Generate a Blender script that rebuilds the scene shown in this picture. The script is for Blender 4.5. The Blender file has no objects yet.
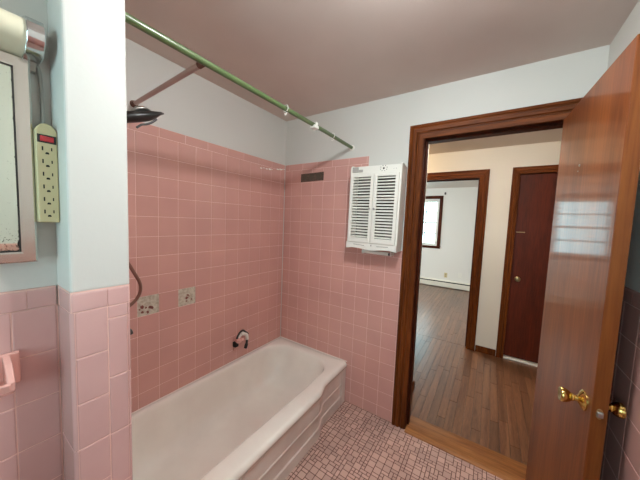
import bpy, bmesh, math, random
from mathutils import Vector, Matrix
PI = math.pi
S = bpy.context.scene
COL = S.collection
rnd = random.Random(7)

# ------------------------------------------------------------------ camera
F = 256.7145
cam_d = bpy.data.cameras.new('camera'); cam_d.sensor_width = 36.0; cam_d.sensor_fit = 'HORIZONTAL'
cam_d.lens = F / 640 * 36.0; cam_d.clip_start = 0.02
cam = bpy.data.objects.new('camera', cam_d); COL.objects.link(cam)
cam.matrix_world = Matrix(((0.83166116, -0.07339866, 0.55041108, 1.62012872),
                           (0.55390162, 0.03977156, -0.83163166, -1.8220164),
                           (0.03914994, 0.99650934, 0.0737321, 1.46996072), (0, 0, 0, 1)))
S.camera = cam

# ------------------------------------------------------------------ world, view, large lights
S.view_settings.view_transform = 'Standard'; S.view_settings.look = 'None'
S.view_settings.gamma = 1.0; S.view_settings.use_curve_mapping = False
S.view_settings.exposure = 0.0
w = bpy.data.worlds.new('sky'); S.world = w; w.use_nodes = True
bg = w.node_tree.nodes['Background']; bg.inputs[0].default_value = (0.66, 0.88, 0.97, 1); bg.inputs[1].default_value = 6.5
S.cycles.max_bounces = 10; S.cycles.diffuse_bounces = 6; S.cycles.glossy_bounces = 5
S.cycles.sample_clamp_indirect = 6.0

def portal(name, loc, rot, sx, sy):
    d = bpy.data.lights.new(name, 'AREA'); d.shape = 'RECTANGLE'; d.size = sx; d.size_y = sy
    d.cycles.is_portal = True
    o = bpy.data.objects.new(name, d); COL.objects.link(o); o.location = loc; o.rotation_euler = rot
portal('daylight_portal', (0.13, 5.12, 1.54), (-PI/2, 0, 0), 0.96, 1.2)
portal('daylight_portal', (1.4, -2.82, 1.55), (PI/2, 0, 0), 1.0, 1.2)
portal('daylight_portal', (-1.46, 3.4, 1.5), (0, -PI/2, 0), 1.2, 1.4)  # guides daylight through the added opening in the bedroom side wall
DOME_STRENGTH = 182.0
HALL_STRENGTH = 44.0

# ------------------------------------------------------------------ helpers
def tag(o, label=None, cat=None, group=None, kind=None):
    if label: o['label'] = label
    if cat: o['category'] = cat
    if group: o['group'] = group
    if kind: o['kind'] = kind
    return o
def link(name, bm, mat, parent=None, smooth=False, bevel=0.0, seg=2):
    me = bpy.data.meshes.new(name); bm.normal_update(); bm.to_mesh(me); bm.free()
    for m in (mat if isinstance(mat, (list, tuple)) else [mat]): me.materials.append(m)
    o = bpy.data.objects.new(name, me); COL.objects.link(o)
    if parent is not None: o.parent = parent
    if smooth:
        for p in me.polygons: p.use_smooth = True
        if smooth != 'all':
            me.set_sharp_from_angle(angle=math.radians(40))
    if bevel:
        b = o.modifiers.new('bevel', 'BEVEL'); b.width = bevel; b.segments = seg; b.limit_method = 'ANGLE'; b.angle_limit = math.radians(40)
    return o
def empty(name, loc, rot=(0, 0, 0)):
    o = bpy.data.objects.new(name, None); o.empty_display_size = .05; COL.objects.link(o); o.location = loc; o.rotation_euler = rot; return o
def B(): return bmesh.new()
def box(bm, a, b, mi=0):
    x0, y0, z0 = a; x1, y1, z1 = b
    v = [bm.verts.new(p) for p in ((x0,y0,z0),(x1,y0,z0),(x1,y1,z0),(x0,y1,z0),(x0,y0,z1),(x1,y0,z1),(x1,y1,z1),(x0,y1,z1))]
    for f in ((0,3,2,1),(4,5,6,7),(0,1,5,4),(1,2,6,5),(2,3,7,6),(3,0,4,7)):
        fc = bm.faces.new([v[i] for i in f]); fc.material_index = mi
def frame_from(d):
    d = Vector(d).normalized(); up = Vector((0,0,1)) if abs(d.z) < .95 else Vector((1,0,0))
    s = d.cross(up).normalized(); u = s.cross(d).normalized(); return s, u
def tube(bm, pts, r, n=16, cap=True, mi=0):
    pts = [Vector(p) for p in pts]; rr = r if isinstance(r, (list, tuple)) else [r]*len(pts)
    rings = []; s = None
    for i, p in enumerate(pts):
        d = (pts[min(i+1, len(pts)-1)] - pts[max(i-1, 0)]).normalized()
        if s is None: s, u = frame_from(d)
        else:
            s = (s - d*s.dot(d)).normalized(); u = s.cross(d).normalized()
        rings.append([bm.verts.new(p + rr[i]*(math.cos(2*PI*k/n)*s + math.sin(2*PI*k/n)*u)) for k in range(n)])
    for a, b in zip(rings, rings[1:]):
        for k in range(n):
            f = bm.faces.new((a[k], a[(k+1)%n], b[(k+1)%n], b[k])); f.material_index = mi
    if cap:
        for rg in (rings[0], rings[-1]):
            f = bm.faces.new(rg if rg is rings[-1] else rg[::-1]); f.material_index = mi
    bmesh.ops.recalc_face_normals(bm, faces=bm.faces)
def lathe(bm, prof, origin, axis, n=28, mi=0):
    """prof: (distance along axis, radius)"""
    o = Vector(origin); d = Vector(axis).normalized(); s, u = frame_from(d); rings = []
    for t, r in prof:
        rings.append([bm.verts.new(o + d*t + max(r, 1e-4)*(math.cos(2*PI*k/n)*s + math.sin(2*PI*k/n)*u)) for k in range(n)])
    for a, b in zip(rings, rings[1:]):
        for k in range(n):
            f = bm.faces.new((a[k], a[(k+1)%n], b[(k+1)%n], b[k])); f.material_index = mi
    bm.faces.new(rings[0][::-1]); bm.faces.new(rings[-1])
    bmesh.ops.recalc_face_normals(bm, faces=bm.faces)
def prism(bm, poly, fn, t0, t1, mi=0):
    """poly 2D outline -> fn(u, v, t)"""
    a = [bm.verts.new(fn(u, v, t0)) for u, v in poly]; b = [bm.verts.new(fn(u, v, t1)) for u, v in poly]
    n = len(poly)
    for k in range(n): bm.faces.new((a[k], a[(k+1)%n], b[(k+1)%n], b[k])).material_index = mi
    bm.faces.new(a[::-1]).material_index = mi; bm.faces.new(b).material_index = mi
    bmesh.ops.recalc_face_normals(bm, faces=bm.faces)
def smooth_path(pts, n=8):
    P = [Vector(p) for p in pts]; out = []
    for i in range(len(P)-1):
        p0, p1, p2, p3 = P[max(i-1,0)], P[i], P[i+1], P[min(i+2, len(P)-1)]
        for k in range(n):
            t = k/n
            out.append(.5*((2*p1)+(-p0+p2)*t+(2*p0-5*p1+4*p2-p3)*t*t+(-p0+3*p1-3*p2+p3)*t**3))
    out.append(P[-1]); return out

# ------------------------------------------------------------------ materials
def srgb(r, g, b):
    f = lambda c: (c/255/12.92) if c/255 <= .04045 else ((c/255+.055)/1.055)**2.4
    return (f(r), f(g), f(b), 1)
def mat(name, col, rough=.5, metal=0., coat=0., spec=.5, bump=None, vary=None, island=0., emit=None):
    m = bpy.data.materials.new(name); m.use_nodes = True; nt = m.node_tree; N = nt.nodes; L = nt.links
    p = N['Principled BSDF']; p.inputs['Base Color'].default_value = col; p.inputs['Roughness'].default_value = rough
    p.inputs['Metallic'].default_value = metal; p.inputs['Coat Weight'].default_value = coat; p.inputs['Coat Roughness'].default_value = .06
    p.inputs['Specular IOR Level'].default_value = spec
    geo = N.new('ShaderNodeNewGeometry'); src = None
    if vary:   # (scale, colour2, amount low, high)
        sc, c2, lo, hi = vary
        nz = N.new('ShaderNodeTexNoise'); nz.inputs['Scale'].default_value = sc; nz.inputs['Detail'].default_value = 5
        L.new(geo.outputs['Position'], nz.inputs['Vector'])
        mr = N.new('ShaderNodeMapRange'); mr.inputs[1].default_value = .35; mr.inputs[2].default_value = .65
        mr.inputs[3].default_value = lo; mr.inputs[4].default_value = hi; L.new(nz.outputs['Fac'], mr.inputs[0])
        mx = N.new('ShaderNodeMix'); mx.data_type = 'RGBA'; mx.inputs[6].default_value = col; mx.inputs[7].default_value = c2
        L.new(mr.outputs[0], mx.inputs[0]); src = mx.outputs[2]
    if island:
        hs = N.new('ShaderNodeHueSaturation'); hs.inputs['Color'].default_value = col
        if src: L.new(src, hs.inputs['Color'])
        mr = N.new('ShaderNodeMapRange'); mr.inputs[3].default_value = 1-island; mr.inputs[4].default_value = 1+island
        L.new(geo.outputs['Random Per Island'], mr.inputs[0]); L.new(mr.outputs[0], hs.inputs['Value']); src = hs.outputs[0]
    if src: L.new(src, p.inputs['Base Color'])
    if bump:   # (scale, strength, distance)
        nz = N.new('ShaderNodeTexNoise'); nz.inputs['Scale'].default_value = bump[0]; nz.inputs['Detail'].default_value = 4
        L.new(geo.outputs['Position'], nz.inputs['Vector'])
        bp = N.new('ShaderNodeBump'); bp.inputs['Strength'].default_value = bump[1]; bp.inputs['Distance'].default_value = bump[2]
        L.new(nz.outputs['Fac'], bp.inputs['Height']); L.new(bp.outputs[0], p.inputs['Normal'])
    if emit:
        p.inputs['Emission Color'].default_value = emit[0]; p.inputs['Emission Strength'].default_value = emit[1]
    return m
def wood(name, c1, c2, rough=.3, coat=.5, scale=(14, 14, .9), bumpd=.0006, coat_rough=.08, fine=1.0, spec=.25):
    m = mat(name, c1, rough, coat=coat, spec=spec); nt = m.node_tree; N = nt.nodes; L = nt.links; p = N['Principled BSDF']
    p.inputs['Coat Roughness'].default_value = coat_rough
    tc = N.new('ShaderNodeTexCoord'); mp = N.new('ShaderNodeMapping'); mp.inputs['Scale'].default_value = scale
    L.new(tc.outputs['Object'], mp.inputs['Vector'])
    n1 = N.new('ShaderNodeTexNoise'); n1.inputs['Scale'].default_value = 1.0; n1.inputs['Detail'].default_value = 3; n1.inputs['Distortion'].default_value = .6
    L.new(mp.outputs[0], n1.inputs['Vector'])
    mp2 = N.new('ShaderNodeMapping'); mp2.inputs['Scale'].default_value = tuple(s*9*fine for s in scale); L.new(tc.outputs['Object'], mp2.inputs['Vector'])
    n2 = N.new('ShaderNodeTexNoise'); n2.inputs['Scale'].default_value = 1.0; n2.inputs['Detail'].default_value = 4; L.new(mp2.outputs[0], n2.inputs['Vector'])
    ad = N.new('ShaderNodeMath'); ad.operation = 'MULTIPLY_ADD'; ad.inputs[1].default_value = .45; L.new(n2.outputs['Fac'], ad.inputs[0])
    ml = N.new('ShaderNodeMath'); ml.operation = 'MULTIPLY'; ml.inputs[1].default_value = .55; L.new(n1.outputs['Fac'], ml.inputs[0]); L.new(ml.outputs[0], ad.inputs[2])
    rp = N.new('ShaderNodeValToRGB'); rp.color_ramp.elements[0].position = .36; rp.color_ramp.elements[0].color = c2
    rp.color_ramp.elements[1].position = .62; rp.color_ramp.elements[1].color = c1; L.new(ad.outputs[0], rp.inputs[0]); L.new(rp.outputs[0], p.inputs['Base Color'])
    bp = N.new('ShaderNodeBump'); bp.inputs['Strength'].default_value = .35; bp.inputs['Distance'].default_value = bumpd
    L.new(n2.outputs['Fac'], bp.inputs['Height']); L.new(bp.outputs[0], p.inputs['Normal']); L.new(bp.outputs[0], p.inputs['Coat Normal'])
    return m
M = {}
M['paint'] = mat('wall_paint', srgb(211, 210, 205), .55, bump=(60, .15, .002), vary=(1.2, srgb(207, 206, 200), 0, 1))
M['ceiling'] = mat('ceiling_paint', srgb(214, 200, 192), .8, bump=(35, .12, .002), vary=(1.6, srgb(206, 190, 182), 0, 1))
M['hall_ceiling'] = mat('hall_ceiling_paint', srgb(222, 212, 202), .85, bump=(28, .6, .006))
M['hall_paint'] = mat('hall_wall_paint', srgb(226, 220, 208), .6, bump=(50, .15, .002))
M['bed_paint'] = mat('bedroom_wall_paint', srgb(228, 226, 220), .6)
M['tile'] = mat('pink_glazed_tile', srgb(208, 158, 148), .22, coat=.15, island=.025, vary=(3, srgb(200, 151, 143), 0, 1))
M['tile_big'] = mat('pink_glazed_tile_wainscot', srgb(212, 171, 167), .2, coat=.2, island=.03, vary=(5, srgb(205, 164, 160), 0, 1))
M['grout'] = mat('pale_pink_grout', srgb(228, 188, 178), .8, bump=(200, .3, .001))
M['grout_dark'] = mat('dark_red_grout', srgb(84, 44, 38), .85)
M['floor_tile'] = mat('mauve_brown_mosaic_tile', srgb(200, 166, 154), .42, island=.13, vary=(2.2, srgb(190, 154, 142), 0, 1))
M['bare'] = mat('bare_mortar', srgb(200, 192, 176), .9, bump=(120, .3, .002), vary=(60, srgb(170, 158, 142), 0, 1))
M['glue'] = mat('old_tile_adhesive', srgb(120, 62, 56), .7)
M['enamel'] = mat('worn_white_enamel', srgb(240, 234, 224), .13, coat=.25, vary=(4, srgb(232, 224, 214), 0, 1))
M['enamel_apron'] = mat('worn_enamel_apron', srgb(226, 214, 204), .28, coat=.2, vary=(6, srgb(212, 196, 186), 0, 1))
M['caulk'] = mat('white_caulk', srgb(222, 208, 198), .5)
M['casing'] = wood('dark_stained_casing', srgb(122, 64, 26), srgb(64, 29, 9), .5, .0, (30, 30, 1.2), spec=.1)
M['casing_head'] = wood('dark_stained_casing_head', srgb(122, 64, 26), srgb(64, 29, 9), .5, .0, (1.2, 30, 30), spec=.15)
M['jamb'] = wood('dark_stained_jamb', srgb(84, 36, 16), srgb(46, 17, 7), .5, .0, (30, 30, 1.2), spec=.1)
M['door'] = wood('varnished_door_veneer', srgb(136, 72, 28), srgb(100, 46, 13), .46, .32, (9, 9, .7), bumpd=.00025, coat_rough=.07)
M['door_edge'] = wood('varnished_door_edge', srgb(122, 68, 26), srgb(98, 48, 15), .45, .0, (20, 20, .8))
M['closet'] = wood('deep_red_brown_door', srgb(96, 36, 15), srgb(66, 22, 9), .5, .0, (10, 10, .8))
M['threshold'] = wood('oak_threshold', srgb(160, 106, 58), srgb(112, 64, 30), .45, .0, (1.5, 24, 24))
M['brass'] = mat('polished_brass', srgb(212, 180, 104), .14, 1.0)
M['brass_old'] = mat('aged_brass', srgb(170, 150, 110), .35, 1.0)
M['steel'] = mat('dull_steel', srgb(175, 172, 168), .35, 1.0)
M['chrome'] = mat('chrome', srgb(215, 215, 215), .12, 1.0)
M['frame_metal'] = mat('brushed_metal_frame', srgb(205, 198, 190), .22, 1.0, bump=(30, .2, .001))
M['green'] = mat('green_painted_steel', srgb(88, 106, 68), .3, coat=.2)
M['pipe'] = mat('pinkish_grey_painted_pipe', srgb(176, 152, 144), .4)
M['rust'] = mat('rusty_brown_metal', srgb(128, 82, 66), .6, vary=(90, srgb(86, 52, 42), 0, 1))
M['black'] = mat('black_plastic', srgb(34, 32, 31), .35)
M['dark'] = mat('dark_slot', srgb(18, 15, 13), .8)
M['bronze'] = mat('brown_metal_hose', srgb(128, 92, 80), .35, .6)
M['white_plastic'] = mat('white_plastic', srgb(232, 230, 222), .4)
M['white_wood'] = mat('white_painted_wood', srgb(232, 230, 222), .45)
M['cab_shade'] = mat('cabinet_shade', srgb(72, 58, 52), .8)  # shade painted as a dark brown, for louvre slots and valance grooves
M['beige'] = mat('beige_plastic', srgb(206, 192, 150), .38)
M['cream'] = mat('cream_enamel_fixture', srgb(224, 216, 190), .35)
M['cord'] = mat('grey_cord', srgb(168, 166, 160), .5)
M['red'] = mat('red_rocker_switch', srgb(190, 40, 50), .3)
M['pink_ceramic'] = mat('pink_ceramic', srgb(226, 172, 162), .15, coat=.4)
M['brown_plate'] = mat('dark_brown_residue_plate', srgb(98, 78, 66), .75, vary=(90, srgb(72, 58, 48), 0, 1))
M['heater'] = mat('cream_heater_metal', srgb(226, 222, 208), .4)
M['dome'] = mat('lit_frosted_dome', srgb(255, 250, 240), .5, emit=((.95, 1.0, 1.0, 1), DOME_STRENGTH))
M['hall_dome'] = mat('lit_hall_dome', srgb(255, 220, 170), .5, emit=((1.0, .74, .42, 1), HALL_STRENGTH))
M['bed_fill'] = mat('added_bedroom_fill', srgb(255, 245, 235), .5, emit=((1.0, .96, .92, 1), 210.0))  # glow of the added bedroom fill lamp
M['hall_fill'] = mat('added_hall_fill', srgb(255, 245, 235), .5, emit=((1.0, .93, .84, 1), 88.0))  # glow of the added neutral fill lamp in the hall
# wood floor: individual boards get their own shade
M['boards'] = wood('hardwood_strip_floor', srgb(128, 88, 60), srgb(80, 47, 30), .36, .9, (26, 1.4, 8), bumpd=.0004, coat_rough=.30)
def boards_island(m):
    nt = m.node_tree; N = nt.nodes; L = nt.links; p = N['Principled BSDF']; src = p.inputs['Base Color'].links[0].from_socket
    g = N.new('ShaderNodeNewGeometry'); hs = N.new('ShaderNodeHueSaturation'); mr = N.new('ShaderNodeMapRange')
    mr.inputs[3].default_value = .68; mr.inputs[4].default_value = 1.25; L.new(g.outputs['Random Per Island'], mr.inputs[0])
    L.new(mr.outputs[0], hs.inputs['Value']); L.new(src, hs.inputs['Color']); L.new(hs.outputs[0], p.inputs['Base Color'])
boards_island(M['boards'])
def glass_mat():
    m = bpy.data.materials.new('window_glass'); m.use_nodes = True; nt = m.node_tree; N = nt.nodes; L = nt.links
    N.remove(N['Principled BSDF']); t = N.new('ShaderNodeBsdfTransparent'); t.inputs[0].default_value = (.93, .99, .97, 1)
    g = N.new('ShaderNodeBsdfGlossy'); g.inputs['Roughness'].default_value = .03; fr = N.new('ShaderNodeFresnel'); fr.inputs[0].default_value = 1.45
    mx = N.new('ShaderNodeMixShader'); L.new(fr.outputs[0], mx.inputs[0]); L.new(t.outputs[0], mx.inputs[1]); L.new(g.outputs[0], mx.inputs[2])
    L.new(mx.outputs[0], N['Material Output'].inputs[0]); return m
M['glass'] = glass_mat()
def mirror_mat(y_edge, z0, z1):
    """silvered glass with black desilvering creeping in from its edges"""
    m = mat('desilvered_mirror', srgb(222, 228, 214), .03, 1.0); nt = m.node_tree; N = nt.nodes; L = nt.links; p = N['Principled BSDF']
    g = N.new('ShaderNodeNewGeometry'); sp = N.new('ShaderNodeSeparateXYZ'); L.new(g.outputs['Position'], sp.inputs[0])
    def mth(op, a, b=None, c=None):
        n = N.new('ShaderNodeMath'); n.operation = op
        for i, x in enumerate((a, b, c)):
            if x is None: continue
            if isinstance(x, (int, float)): n.inputs[i].default_value = x
            else: L.new(x, n.inputs[i])
        return n.outputs[0]
    dy = mth('SUBTRACT', y_edge, sp.outputs['Y']); dz = mth('SUBTRACT', sp.outputs['Z'], z0); dt = mth('SUBTRACT', z1, sp.outputs['Z'])
    d = mth('MINIMUM', dy, mth('MINIMUM', dz, dt))
    n1 = N.new('ShaderNodeTexNoise'); n1.inputs['Scale'].default_value = 85; n1.inputs['Detail'].default_value = 3; L.new(g.outputs['Position'], n1.inputs['Vector'])
    n2 = N.new('ShaderNodeTexNoise'); n2.inputs['Scale'].default_value = 420; n2.inputs['Detail'].default_value = 2; L.new(g.outputs['Position'], n2.inputs['Vector'])
    # threshold grows near the lower part
    low = mth('MULTIPLY', mth('MAXIMUM', mth('SUBTRACT', .07, dz), 0.0), 5.0)
    reach = mth('MULTIPLY_ADD', low, .006, .0022)
    edge = mth('GREATER_THAN', mth('ADD', mth('SUBTRACT', reach, d), mth('MULTIPLY', mth('SUBTRACT', n1.outputs['Fac'], .5), .009)), 0.0)
    spk = mth('GREATER_THAN', mth('ADD', n2.outputs['Fac'], mth('MULTIPLY', low, .38)), .74)
    msk = mth('MAXIMUM', edge, spk)
    mx = N.new('ShaderNodeMix'); mx.data_type = 'RGBA'; mx.inputs[6].default_value = srgb(222, 228, 214); mx.inputs[7].default_value = srgb(28, 24, 22)
    L.new(msk, mx.inputs[0]); L.new(mx.outputs[2], p.inputs['Base Color'])
    L.new(mth('SUBTRACT', 1.0, msk), p.inputs['Metallic']); L.new(mth('MULTIPLY_ADD', msk, .5, .03), p.inputs['Roughness'])
    return m

# ------------------------------------------------------------------ large structure
H = 2.366
WR = 2.03            # right wall face
def st(name, bm, m, label, cat, parent=None, **k):
    o = link(name, bm, m, parent, **k)
    if parent is None: tag(o, label, cat, kind='structure')
    return o
def panel(bm, axis, t0, t1, u0, u1, z0, z1, holes=()):
    """wall slab with rectangular holes; axis 'y': slab between y=t0..t1 spanning x=u0..u1; 'x' the other way"""
    us = sorted({u0, u1, *[h[0] for h in holes], *[h[1] for h in holes]}); zs = sorted({z0, z1, *[h[2] for h in holes], *[h[3] for h in holes]})
    for i in range(len(us)-1):
        for j in range(len(zs)-1):
            cu, cz = (us[i]+us[i+1])/2, (zs[j]+zs[j+1])/2
            if any(h[0] < cu < h[1] and h[2] < cz < h[3] for h in holes): continue
            if axis == 'y': box(bm, (us[i], t0, zs[j]), (us[i+1], t1, zs[j+1]))
            else: box(bm, (t0, us[i], zs[j]), (t1, us[i+1], zs[j+1]))
    bmesh.ops.remove_doubles(bm, verts=bm.verts, dist=1e-5)
PX = .825; PW = .006     # partition tile face; how far tile stands proud of paint
DX0, DX1, DZ = 1.213, 1.918, 2.04    # bathroom doorway
b = B(); panel(b, 'x', -.12, -PW, -2.8, .006, 0, H); st('wall_left', b, M['paint'], 'white painted wall above the pink tile along the bathtub', 'wall')
b = B(); panel(b, 'y', PW, .134, -.12, 3.2, 0, H, [(DX0-.012, DX1+.012, 0, DZ+.012)]); st('wall_back', b, M['paint'], 'white painted wall with the bathroom doorway', 'wall')
b = B(); panel(b, 'x', WR, WR+.12, -2.8, PW, 0, H); st('wall_right', b, M['paint'], 'painted wall behind the open bathroom door', 'wall')
b = B(); panel(b, 'y', -2.8, -2.68, .6, WR, 0, H, [(.9, 1.9, .95, 2.1)]); st('wall_front', b, M['paint'], 'painted wall with the bathroom window, behind the viewer', 'wall')
b = B(); box(b, (-PW, -1.655+PW, 0), (PX-PW, -1.535-PW, 1.279)); box(b, (-PW, -1.6535, 1.279), (PX-.0014, -1.5352, H)); st('wall_partition', b, M['paint'], 'white stub wall between the mirror and the bathtub', 'wall', bevel=.006, seg=3)
b = B(); box(b, (.6, -2.68, 0), (.72-PW, -1.655+PW, H)); st('wall_mirror', b, M['paint'], 'pale wall carrying the mirror cabinet', 'wall')
b = B(); box(b, (-.12, -2.8, H), (WR+.12, .134, H+.1)); st('ceiling', b, M['ceiling'], 'pinkish grey bathroom ceiling', 'ceiling')

# casing (door trim) swept round an opening
PROF = [(0, 0), (0, .010), (.004, .013), (.012, .013), (.016, .016), (.028, .018), (.033, .0105), (.040, .0105), (.045, .019), (.062, .022), (.066, .0155), (.072, .0155), (.078, .022), (.088, .022), (.092, .019), (.092, 0)]
def casing(name, x0, x1, zt, yw, sgn, label, z0=0.0, bottom=False, width=None, axis='y', prof=PROF, m=None):
    bm = B(); k = (width or .092)/.092; P = [(t*k, h) for t, h in prof]; rings = []
    n = len(P)
    path = [lambda t: (x0-t, z0), lambda t: (x0-t, zt+t), lambda t: (x1+t, zt+t), lambda t: (x1+t, z0)]
    if bottom: path = [lambda t: (x0-t, z0-t), lambda t: (x0-t, zt+t), lambda t: (x1+t, zt+t), lambda t: (x1+t, z0-t)]
    for f in path:
        r = []
        for t, h in P:
            u, z = f(t); r.append(bm.verts.new((u, yw+sgn*h, z) if axis == 'y' else (yw+sgn*h, u, z)))
        rings.append(r)
    prs = list(zip(rings, rings[1:])) + ([(rings[-1], rings[0])] if bottom else [])
    for a, c in prs:
        for i in range(n): bm.faces.new((a[i], a[(i+1)%n], c[(i+1)%n], c[i])).material_index = int(a is rings[1])
    if not bottom: bm.faces.new(rings[0]); bm.faces.new(rings[-1][::-1])
    bmesh.ops.recalc_face_normals(bm, faces=bm.faces)
    o = link(name, bm, [m or M['casing'], M['casing_head']], smooth=True); tag(o, label, 'door casing', kind='structure'); return o
def jamb(parent, x0, x1, zt, y0, y1, stop=None):
    bm = B(); T = .012
    for a, c in (((x0-T, y0, 0), (x0, y1, zt)), ((x1, y0, 0), (x1+T, y1, zt)), ((x0-T, y0, zt), (x1+T, y1, zt+T))): box(bm, a, c)
    if stop:
        s0, s1 = stop; D = .011
        for a, c in (((x0, s0, 0), (x0+D, s1, zt-D)), ((x1-D, s0, 0), (x1, s1, zt-D)), ((x0, s0, zt-D), (x1, s1, zt))): box(bm, a, c)
    return link('door_jamb', bm, M['jamb'], parent, bevel=.001, seg=1)
c1 = casing('trim_1', DX0-.004, DX1+.004, DZ, PW, -1, 'dark stained moulded casing around the bathroom doorway')
jamb(c1, DX0, DX1, DZ, -.0, .14, (.045, .08))
casing('trim_2', DX0-.004, DX1+.004, DZ, .134, 1, 'dark stained casing on the hall side of the bathroom doorway')
YH = 1.70
BX0, BX1 = .80, 1.470
CX0, CX1 = 1.842, 2.46
b = B(); panel(b, 'y', YH, YH+.12, -1.2, 3.2, 0, H, [(BX0-.012, BX1+.012, 0, 2.04+.012), (CX0-.012, CX1+.012, 0, 2.06+.012)])
st('wall_hall', b, M['hall_paint'], 'cream hall wall between the bedroom doorway and the closet door', 'wall')
c3 = casing('trim_3', BX0-.004, BX1+.004, 2.04, YH, -1, 'dark stained casing around the bedroom doorway across the hall', width=.09)
jamb(c3, BX0, BX1, 2.04, YH, YH+.13, (YH+.05, YH+.085))
c4 = casing('trim_4', CX0, CX1, 2.06, YH, -1, 'dark stained casing around the closet door in the hall', width=.07)
jamb(c4, CX0, CX1, 2.06, YH, YH+.12)
b = B(); box(b, (-1.2, .134, 0), (1.14, .50, H)); st('wall_hall_corner', b, M['hall_paint'], 'cream hall wall end just left of the bathroom doorway', 'wall')
b = B(); box(b, (-1.32, .134, 0), (-1.2, YH+.12, H)); box(b, (3.2, .134, 0), (3.32, YH+.12, H)); st('wall_hall_end', b, M['hall_paint'], 'cream walls closing the two ends of the hall', 'wall')
b = B(); box(b, (-1.32, .134, H), (3.32, 5.1, H+.1)); st('ceiling_hall', b, M['hall_ceiling'], 'textured white ceiling over hall and bedroom', 'ceiling')
# bedroom shell
YB = 4.93; WX0, WX1, WZ0, WZ1 = -.30, .555, .975, 2.11
b = B(); panel(b, 'y', YB, YB+.14, -1.4, 2.6, 0, H, [(WX0, WX1, WZ0, WZ1)]); st('wall_bedroom_back', b, M['bed_paint'], 'white bedroom wall with the window', 'wall')
b = B(); panel(b, 'x', -1.52, -1.4, YH+.12, YB+.14, 0, H, [(2.7, 4.1, .9, 2.1)]); box(b, (2.6, YH+.12, 0), (2.72, YB+.14, H)); st('wall_bedroom_side', b, M['bed_paint'], 'white side walls of the bedroom', 'wall')  # unseen opening added in the left wall to bring in more daylight

# ---- wall tiles as real pillowed tiles over a grout bed
def tiles(name, label, rects, fn, grouts, m=None, gap=.0021, th=PW, parent=None, rr=.0022):
    """rects (u0,u1,v0,v1) -> fn(u, v, h); h=0 on the plaster, th at the tile face"""
    bm = B()
    for (u0, u1, v0, v1) in rects:
        g = gap/2; rg = []
        for ins, h in ((g, th*.55), (g+rr*.25, th-.0006), (g+rr, th)):
            rg.append([bm.verts.new(fn(u, v, h)) for u, v in ((u0+ins, v0+ins), (u1-ins, v0+ins), (u1-ins, v1-ins), (u0+ins, v1-ins))])
        for a, c in zip(rg, rg[1:]):
            for k in range(4): bm.faces.new((a[k], a[(k+1)%4], c[(k+1)%4], c[k]))
        bm.faces.new(rg[-1])
    for (u0, u1, v0, v1) in grouts:
        lo = [bm.verts.new(fn(u, v, 0.0)) for u, v in ((u0, v0), (u1, v0), (u1, v1), (u0, v1))]
        hi = [bm.verts.new(fn(u, v, th-.0013)) for u, v in ((u0, v0), (u1, v0), (u1, v1), (u0, v1))]
        for k in range(4): bm.faces.new((lo[k], lo[(k+1)%4], hi[(k+1)%4], hi[k])).material_index = 1
        bm.faces.new(hi).material_index = 1; bm.faces.new(lo[::-1]).material_index = 1
    bmesh.ops.recalc_face_normals(bm, faces=bm.faces)
    o = link(name, bm, [m or M['tile'], M['grout']], parent)
    if parent is None: tag(o, label, 'tiled wall', kind='structure')
    return o
p_ = .1142; Z0 = 1.5715
def cuts(a, b_, first, pitch):
    """joint positions inside a..b_"""
    out = [a]; k = math.ceil((a-first)/pitch+1e-6)
    while first+k*pitch < b_-1e-4:
        v = first+k*pitch
        if v-a > .004 and b_-v > .004: out.append(v)
        k += 1
    return out+[b_]
def grid(us, vs, skip=()):
    out = []
    for i in range(len(us)-1):
        for j in range(len(vs)-1):
            cu, cv = (us[i]+us[i+1])/2, (vs[j]+vs[j+1])/2
            if any(s[0] < cu < s[1] and s[2] < cv < s[3] for s in skip): continue
            out.append((us[i], us[i+1], vs[j], vs[j+1]))
    return out
ZT = 1.968; ZC = Z0+3*p_
# left wall: u = -y
miss = [(.064+9*p_, .064+10*p_), (.064+7*p_, .064+8*p_)]
zm = (Z0-6*p_, Z0-5*p_)
skip = [(a, c, *zm) for a, c in miss]
rl = grid(cuts(PW, 1.535, .064, p_), cuts(.30, ZC, Z0, p_), skip)+grid(cuts(PW, 1.535, .02, .152), [ZC, ZT])
gl = []
us = sorted({PW, 1.535, *[x for m_ in miss for x in m_]}); vs = [.30, zm[0], zm[1], ZT]
gl = grid(us, vs, skip)
tl = tiles('trim_5', 'pink square wall tiles along the long side of the bathtub', rl, lambda u, v, h: (-PW+h, -u, v), gl)
# bare mortar where two tiles are missing
for i, (a, c) in enumerate(miss):
    bm = B(); box(bm, (-PW, -c, zm[0]), (-PW+.0012, -a, zm[1]))
    o = link('bare_patch', bm, M['bare'], tl); o['label'] = 'square of bare grey mortar where a tile has fallen off'
    bm = B()
    for k in range(9 if i == 0 else 5):
        cy = -(a+.02+rnd.random()*.075); cz = zm[0]+.02+rnd.random()*(.07 if i == 0 else .05); r = .004+rnd.random()*.006
        if i == 0: cy = -(a+.035+rnd.random()*.07); cz = zm[0]+.015+rnd.random()*.05
        ring = [(cy+r*math.cos(t*PI/5)*(.7+.6*rnd.random()), cz+r*math.sin(t*PI/5)*(.7+.6*rnd.random())) for t in range(10)]
        prism(bm, ring, lambda u, v, t: (t, u, v), -PW+.001, -PW+.003)
    o = link('adhesive_dab', bm, M['glue'], tl); o['label'] = 'dark red adhesive spots left on the bare mortar'
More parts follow.
